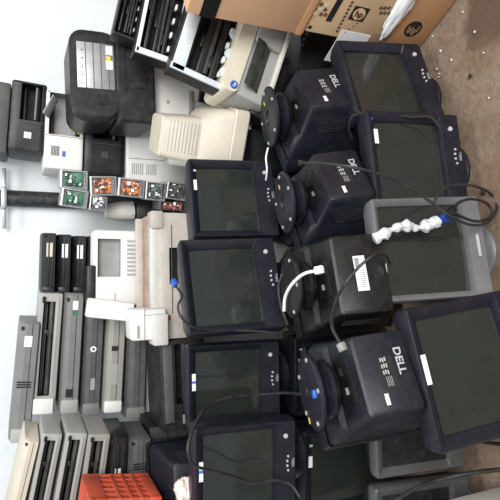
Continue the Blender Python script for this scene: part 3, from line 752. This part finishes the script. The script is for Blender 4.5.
# red crate
p = at(143, 478, 1.93)
t = thing('plastic_crate', 'orange-red slotted plastic crate at the photo\'s bottom edge', 'crate')
W, D, H = .36, .22, .25
b = B()
for y in (.008, D-.008):
    for z, h in ((.02, .04), (H-.03, .06), (H*.42, .012), (H*.58, .012), (H*.27, .012)): rbox(b, (0, y, z), (W, .014, h), .002)
    for i in range(13): rbox(b, (-W/2+.006+(W-.012)*i/12, y, H/2), (.010, .013, H*.96), .002)
for x in (-W/2+.008, W/2-.008):
    for z, h in ((.02, .04), (H-.03, .06), (H*.42, .012), (H*.58, .012), (H*.27, .012)): rbox(b, (x, D/2, z), (.014, D, h), .002)
    for i in range(6): rbox(b, (x, D*i/5*.94+.007, H/2), (.013, .010, H*.96), .002)
obj('basket', b, 'red', t)
box_part('rim', (0, -.002, H-.006), (W*1.03, .024, .016), 'red', t, .004)
box_part('base', (0, D/2, .006), (W*.97, D*.95, .010), 'red', t, .002)
put(t, (at(143, 500, 1.80).x-W/2, 1.80, .535+.395*1.07+.028), 0, 0, 9)
# pale film at the far monitor
def crumple(name, label, cat, c, s_, m, seed=0, amp=.35, sub=4):
    b = B(); bmesh.ops.create_icosphere(b, subdivisions=sub, radius=1)
    for v in b.verts:
        n = noise.noise(v.co*1.7+Vector((seed, 0, 0))) + .5*abs(noise.noise(v.co*4.1+Vector((0, seed, 0)))) + .25*noise.noise(v.co*9)
        v.co *= 1 + amp*n
        v.co = Vector((v.co.x*s_[0], v.co.y*s_[1], v.co.z*s_[2]))
    o = obj(name, b, m); o.location = c
    return tag(o, label, cat)
o = crumple('plastic_film', 'crumpled pale pink film beside the far monitor with the cable', 'film', at(184, 491, 1.74), (.045, .035, .03), 'pink', 3)

# ------------------------------------------------------------------ cartons
P0 = atz(416, 53, 0); dv = (atz(457, 0, 0)-P0).normalized(); nv = Vector((-dv.y, dv.x, 0))
yaw0 = math.degrees(math.atan2(dv.y, dv.x))
def fpt(x, y, off=0):
    """photo point carried onto the cartons' near face, as (along, up) from its lower left corner"""
    d = at(x, y, 1.0) - Vector((0, 0, CAM_H)); o = Vector((0, 0, CAM_H))
    k = (P0+nv*off-o).dot(nv)/d.dot(nv); q = o+d*k
    return (q-P0).dot(dv), q.z
def carton(name, label, z0, z1, L, D, m, off=0., x0=0.):
    t = thing(name, label, 'cardboard box')
    b = B(); rbox(b, (L/2, D/2, (z1-z0)/2), (L, D, z1-z0-.003), .004); obj('carton', b, m, t)
    put(t, P0+nv*off+dv*x0+Vector((0, 0, z0)), yaw0)
    return t
zA = fpt(381, 48)[1]; zB = fpt(292, 54)[1]; zC = fpt(185, 13)[1]
c1 = carton('carton', 'orange-brown carton on the floor with a round black emblem', 0, zA, 1.0, .5, 'card3')
c2 = carton('carton', 'large tan carton with square black logo and icons, on the orange-brown one', zA, zB, 1.0, .5, 'card2', .0)
xl3, zl3 = fpt(291, 33, -.004)
c3 = carton('carton', 'plain brown carton crossed by black tape, on top of the cartons', zB, zC, .9, .5, 'card', -.004, xl3)
def mark(parent, name, x, y, w_, h_, m, z0, rot=0., off=0., dx0=0., lab=None, th=.0012, parent2=None):
    a, z = fpt(x, y, off)
    b = B(); rbox(b, (0, 0, 0), (w_, th, h_), 0, mx=Matrix.Translation((a-dx0, -th*.5, z-z0)) @ Matrix.Rotation(R(rot), 4, 'Y'))
    return obj(name, b, m, parent2 or parent, label=lab)
# square logo: a black square, pale disc, letters turned with the box
lg = mark(c2, 'logo', 359, 14, .055, .062, 'ink', zA, lab='black square logo with letters')
a, z = fpt(359, 14)
b = B(); cyl(b, (a, -.001, z-zA), (a, -.0026, z-zA), .023, 24); ld = obj('logo_disc', b, 'card2', lg)
text('lettering', 'hp', .034, 'ink', lg, (a, -.003, z-zA), (90, 90, 0), bold=.0006)
for i, (x, y) in enumerate(((302, 45), (304, 39), (307, 34), (310, 27))):
    mark(c2, 'icon', x, y, .012, .013, 'ink', zA)
for i in range(4):
    for j in range(3): mark(c2, 'pattern_patch', 311+i*5+random.uniform(-1, 1), 3+j*5+i*.6, .013, .013, 'inkb' if (i+j) % 3 else 'cream', zA, 20)
for i in range(3):
    for j in range(2): mark(c2, 'pattern_patch', 381+i*4, 8+j*5, .013, .012, 'inkb', zA, 20)
for i in range(9): mark(c2, 'printed_letter', 337+i*1.9, 31-i*3.6, .009, .010, 'inkb', zA, 10)
for i in range(5): mark(c2, 'printed_letter', 345+i*4.0, 20-i*2.9+12, .004, .006, 'inkb', zA, 10)
hh = mark(c2, 'hand_hole', 335, 9, .10, .022, 'cavity', zA, 0, lab='dark hand hole')
lb = mark(c2, 'shipping_label', 347, 48, .14, .125, 'label', zA, 0, lab='large white paper label')
for i in range(3): mark(c2, 'fine_print', 338+i*3, 44-i*.5, .03, .002, 'vent', zA, 0, parent2=lb, th=.0026)
em = mark(c1, 'emblem', 413, 29, .002, .002, 'ink', 0)
a, z = fpt(413, 29); b = B(); cyl(b, (a, .001, z), (a, -.0012, z), .034, 28); e2 = obj('emblem_disc', b, 'ink', em)
b = B()
for i in range(6): rbox(b, (a+random.uniform(-.012, .012), -.0016, z-.02+i*.008), (.026, .0012, .0022), 0, mx=None)
obj('emblem_line', b, 'card3', em) if em else None
b = B(); za_, zb_ = fpt(219, 6, -.004)[1], fpt(202, 6, -.004)[1]; rbox(b, (.452, -.001, (za_+zb_)/2-zB), (.908, .003, zb_-za_), 0); obj('tape', b, 'tape', c3, label='black tape strip')
b = B(); rbox(b, (.45, -.001, (zC-zB)*.05), (.9, .004, .02), 0); obj('bottom_fold', b, 'card3', c3)
# white film caught between the cartons
a, z = fpt(392, 16)
p = P0+dv*(a+.05)-nv*.012+Vector((0, 0, z-.005))
o = crumple('plastic_bag', 'white plastic film caught between the two lower cartons', 'plastic bag', p, (.13, .014, .028), 'bag', 8, .3)
o.rotation_euler = (0, R(-2), R(yaw0))

# debris on the floor by the cartons
for i, (x, y) in enumerate(((433, 36), (441, 51), (437, 69), (439, 77), (440, 74), (484, 53), (475, 32), (463, 12), (452, 60), (489, 98))):
    b = B(); bmesh.ops.create_icosphere(b, subdivisions=1, radius=1)
    k = random.uniform(.003, .0055)
    for v in b.verts: v.co = Vector((v.co.x*k*random.uniform(.7, 1.3), v.co.y*k*random.uniform(.7, 1.3), v.co.z*.0025))
    o = obj('paint_flake', b, 'chips'); o.location = atz(x, y, .001)+Vector((0, 0, .002)); tag(o, 'tiny white flake on the brown floor', 'debris', 'white flakes on the floor')
o = crumple('dirt_clod', 'small dark clod on the floor near the cable loop', 'debris', atz(483, 192, .006), (.010, .007, .006), 'ink', 5, .4, 2)
o = crumple('dirt_clod', 'small dark clod on the bare floor midway from stain to monitors', 'debris', atz(470, 76, .006), (.008, .006, .005), 'ink', 9, .4, 2)

# ------------------------------------------------------------------ beige phone-like machine at the very edge
t = thing('desk_phone', 'beige desk machine with grey display at the photo\'s bottom right corner', 'phone')
b = B(); rbox(b, (-.12, .10, .09), (.24, .20, .18), .02); obj('body', b, 'offw', t)
b = B(); rbox(b, (-.07, .10, .181), (.10, .17, .006), .003); kp = obj('display_panel', b, 'lgrey', t)
for i in range(3): box_part('key', (-.03, .05+i*.04, .186), (.02, .024, .008), 'teal' if i == 1 else 'label', kp, .003)
p = at(460, 524, 1.05); put(t, (p.x, .98, 0), 0, 0, 0, s=(1, 1, 2.1))

# ------------------------------------------------------------------ cables
def cable(name, label, pts, r, m='cable', ends=()):
    t = thing(name, label, 'cable')
    b = B(); tube(b, pts, r, 8, 10); obj('cord', b, m, t)
    for i, (k, m_, s_) in enumerate(ends):
        p = Vector(pts[k]); q = Vector(pts[k+1] if k == 0 else pts[k-1]); d = (p-q).normalized()
        b = B(); rbox(b, (0, 0, s_[2]/2), s_, .002, mx=Matrix.Translation(p) @ d.to_track_quat('Z', 'Y').to_matrix().to_4x4()); obj('plug', b, m_, t, label={'blue': 'blue plug', 'label': 'white plug'}.get(m_))
    return t
def A(x, y, Y): return tuple(at(x, y, Y))
def Z(x, y, z=.006): return tuple(atz(x, y, z))
cable('power_cable', 'long grey cable from an upside-down monitor looping out on the brown floor', [A(303, 163, 1.36), A(318, 163, 1.26), A(345, 166, 1.18), A(372, 172, 1.16), A(402, 183, 1.16), A(428, 200, 1.15), A(452, 217, 1.13), A(472, 225, 1.14), A(488, 222, 1.16), Z(497, 208), Z(491, 194), A(474, 186, 1.19), A(455, 185, 1.18), A(443, 189, 1.16), A(436, 198, 1.15), A(434, 206, 1.15)], .0042, 'gcable', ((0, 'black', (.018, .014, .022)),))
cable('power_cable', 'second loop of black cable on the floor beside the silver monitor', [A(454, 208, 1.14), A(460, 202, 1.14), A(472, 199, 1.15), A(486, 203, 1.17), A(492, 212, 1.17), A(487, 219, 1.16), A(474, 221, 1.14), A(452, 213, 1.13)], .0045, 'cable', ((0, 'black', (.02, .016, .03)),))
cable('vga_cable', 'grey cable with blue plug over the tops of two floor monitors', [A(352, 138, 1.48), A(349, 128, 1.46), A(352, 117, 1.43), A(364, 113, 1.40), A(385, 114, 1.37), A(412, 117, 1.33), A(430, 117, 1.31), A(440, 127, 1.30)], .0042, 'gcable')
cable('vga_cable', 'short grey cable ending in blue plug atop smeared-sticker monitor', [A(354, 108, 1.44), A(357, 111, 1.42), A(361, 114, 1.40), A(365, 117, 1.385)], .0045, 'gcable', ((-1, 'blue', (.024, .014, .03)),))
cable('power_cable', 'black cable draped over the barcode-labelled monitor down to the lettered one', [A(390, 264, 1.17), A(386, 256, 1.12), A(376, 254, 1.09), A(360, 266, 1.10), A(345, 284, 1.12), A(335, 303, 1.10), A(332, 325, 1.05), A(340, 343, 1.03)], .0042, 'cable', ((-1, 'metal', (.02, .014, .02)),))
cable('power_cable', 'black cable running from a raised base disc across the blue-striped-sticker monitor', [A(314, 394, 1.17), A(300, 394, 1.34), A(285, 393, 1.52), A(255, 395, 1.58), A(226, 398, 1.58), A(206, 408, 1.56), A(194, 428, 1.47), A(188, 448, 1.44), A(193, 464, 1.44), A(208, 470, 1.44), A(232, 476, 1.45), A(252, 483, 1.46), A(275, 480, 1.45), A(290, 484, 1.44), A(300, 497, 1.42)], .0048, 'cable', ((0, 'blue', (.022, .014, .02)),))
cable('vga_cable', 'black cable with blue plug hanging beside the blank-screened monitor', [A(176, 286, 1.66), A(182, 296, 1.63), A(178, 306, 1.62), A(182, 318, 1.61), A(196, 328, 1.61), A(225, 330, 1.61), A(255, 331, 1.58), A(280, 333, 1.55)], .0042, 'cable', ((0, 'blue', (.022, .014, .026)),))
cable('signal_cable', 'white cable plugged into the barcode-labelled monitor', [A(284, 311, 1.27), A(285, 298, 1.26), A(290, 287, 1.23), A(298, 278, 1.20), A(306, 273, 1.18), A(315, 271, 1.16)], .0045, 'wcable', ((-1, 'label', (.020, .014, .024)),))
cable('signal_cable', 'thin white cable hanging beside the topmost base disc', [A(268, 148, 1.54), A(266, 158, 1.53), A(267, 170, 1.53), A(266, 180, 1.56)], .003, 'wcable')
cable('power_cable', 'black cable crossing the floor beneath the large tilted monitor', [Z(436, 428, .06), Z(446, 434, .03), Z(462, 439), Z(482, 442), Z(505, 445)], .0055)
cable('power_cable', 'thick black cable crossing the shaded silver monitor at the bottom corner', [A(396, 500, 1.20), A(420, 486, 1.19), A(445, 478, 1.17), A(470, 473, 1.13), A(505, 469, 1.05)], .0065)
cable('power_cable', 'black cables tangled between the upper row and a raised base disc', [A(283, 245, 1.56), A(291, 252, 1.50), A(286, 268, 1.46), A(279, 285, 1.46), A(281, 305, 1.44), A(288, 325, 1.42)], .0048)
# bubble-wrapped cable on the silver monitor
t = thing('vga_cable', 'cable wrapped in bubble film with blue plug, lying across the silver monitor', 'cable')
pts = [A(374, 239, 1.24), A(386, 233, 1.225), A(398, 227, 1.215), A(408, 226, 1.21), A(418, 228, 1.20), A(428, 225, 1.19), A(438, 221, 1.18)]
b = B(); tube(b, pts, .012, 18, 14, rad=lambda f: .0135*(1+.30*math.sin(f*17)+.18*math.sin(f*41+1)) if f < .9 else .0175)
for v in b.verts: v.co += Vector((noise.noise(v.co*90), noise.noise(v.co*90+Vector((5, 0, 0))), noise.noise(v.co*90+Vector((0, 7, 0)))))*.004
obj('bubble_film', b, 'wrap', t)
p, q = Vector(pts[-1]), Vector(pts[-2]); d = (p-q).normalized()
b = B(); rbox(b, (0, 0, .022), (.026, .016, .030), .003, mx=Matrix.Translation(p) @ d.to_track_quat('Z', 'X').to_matrix().to_4x4()); obj('plug', b, 'blue', t, label='blue plug')

# ------------------------------------------------------------------ lights
w = bpy.data.worlds.new('world'); SC.world = w; w.use_nodes = True
w.node_tree.nodes['Background'].inputs['Color'].default_value = (.90, .95, 1.0, 1); w.node_tree.nodes['Background'].inputs['Strength'].default_value = .55
def area(name, loc, target, size, power, col=(1, 1, 1)):
    l = bpy.data.lights.new(name, 'AREA'); l.shape = 'RECTANGLE'; l.size, l.size_y = size; l.energy = power; l.color = col
    o = bpy.data.objects.new(name, l); COL.objects.link(o); o.location = loc
    o.rotation_euler = (Vector(target)-Vector(loc)).to_track_quat('-Z', 'Y').to_euler()
area('roller_door_daylight', (1.1, -2.3, 2.9), (.2, 2.0, .6), (2.4, 1.8), 245, (1., .985, .96))
area('ceiling_strip_lamp', (.3, 1.0, 3.6), (.3, 1.7, 0), (2.4, .6), 45, (1, 1, 1))
vs = SC.view_settings
vs.view_transform = 'Standard'; vs.look = 'None'; vs.gamma = 1; vs.use_curve_mapping = False; vs.exposure = 0.0
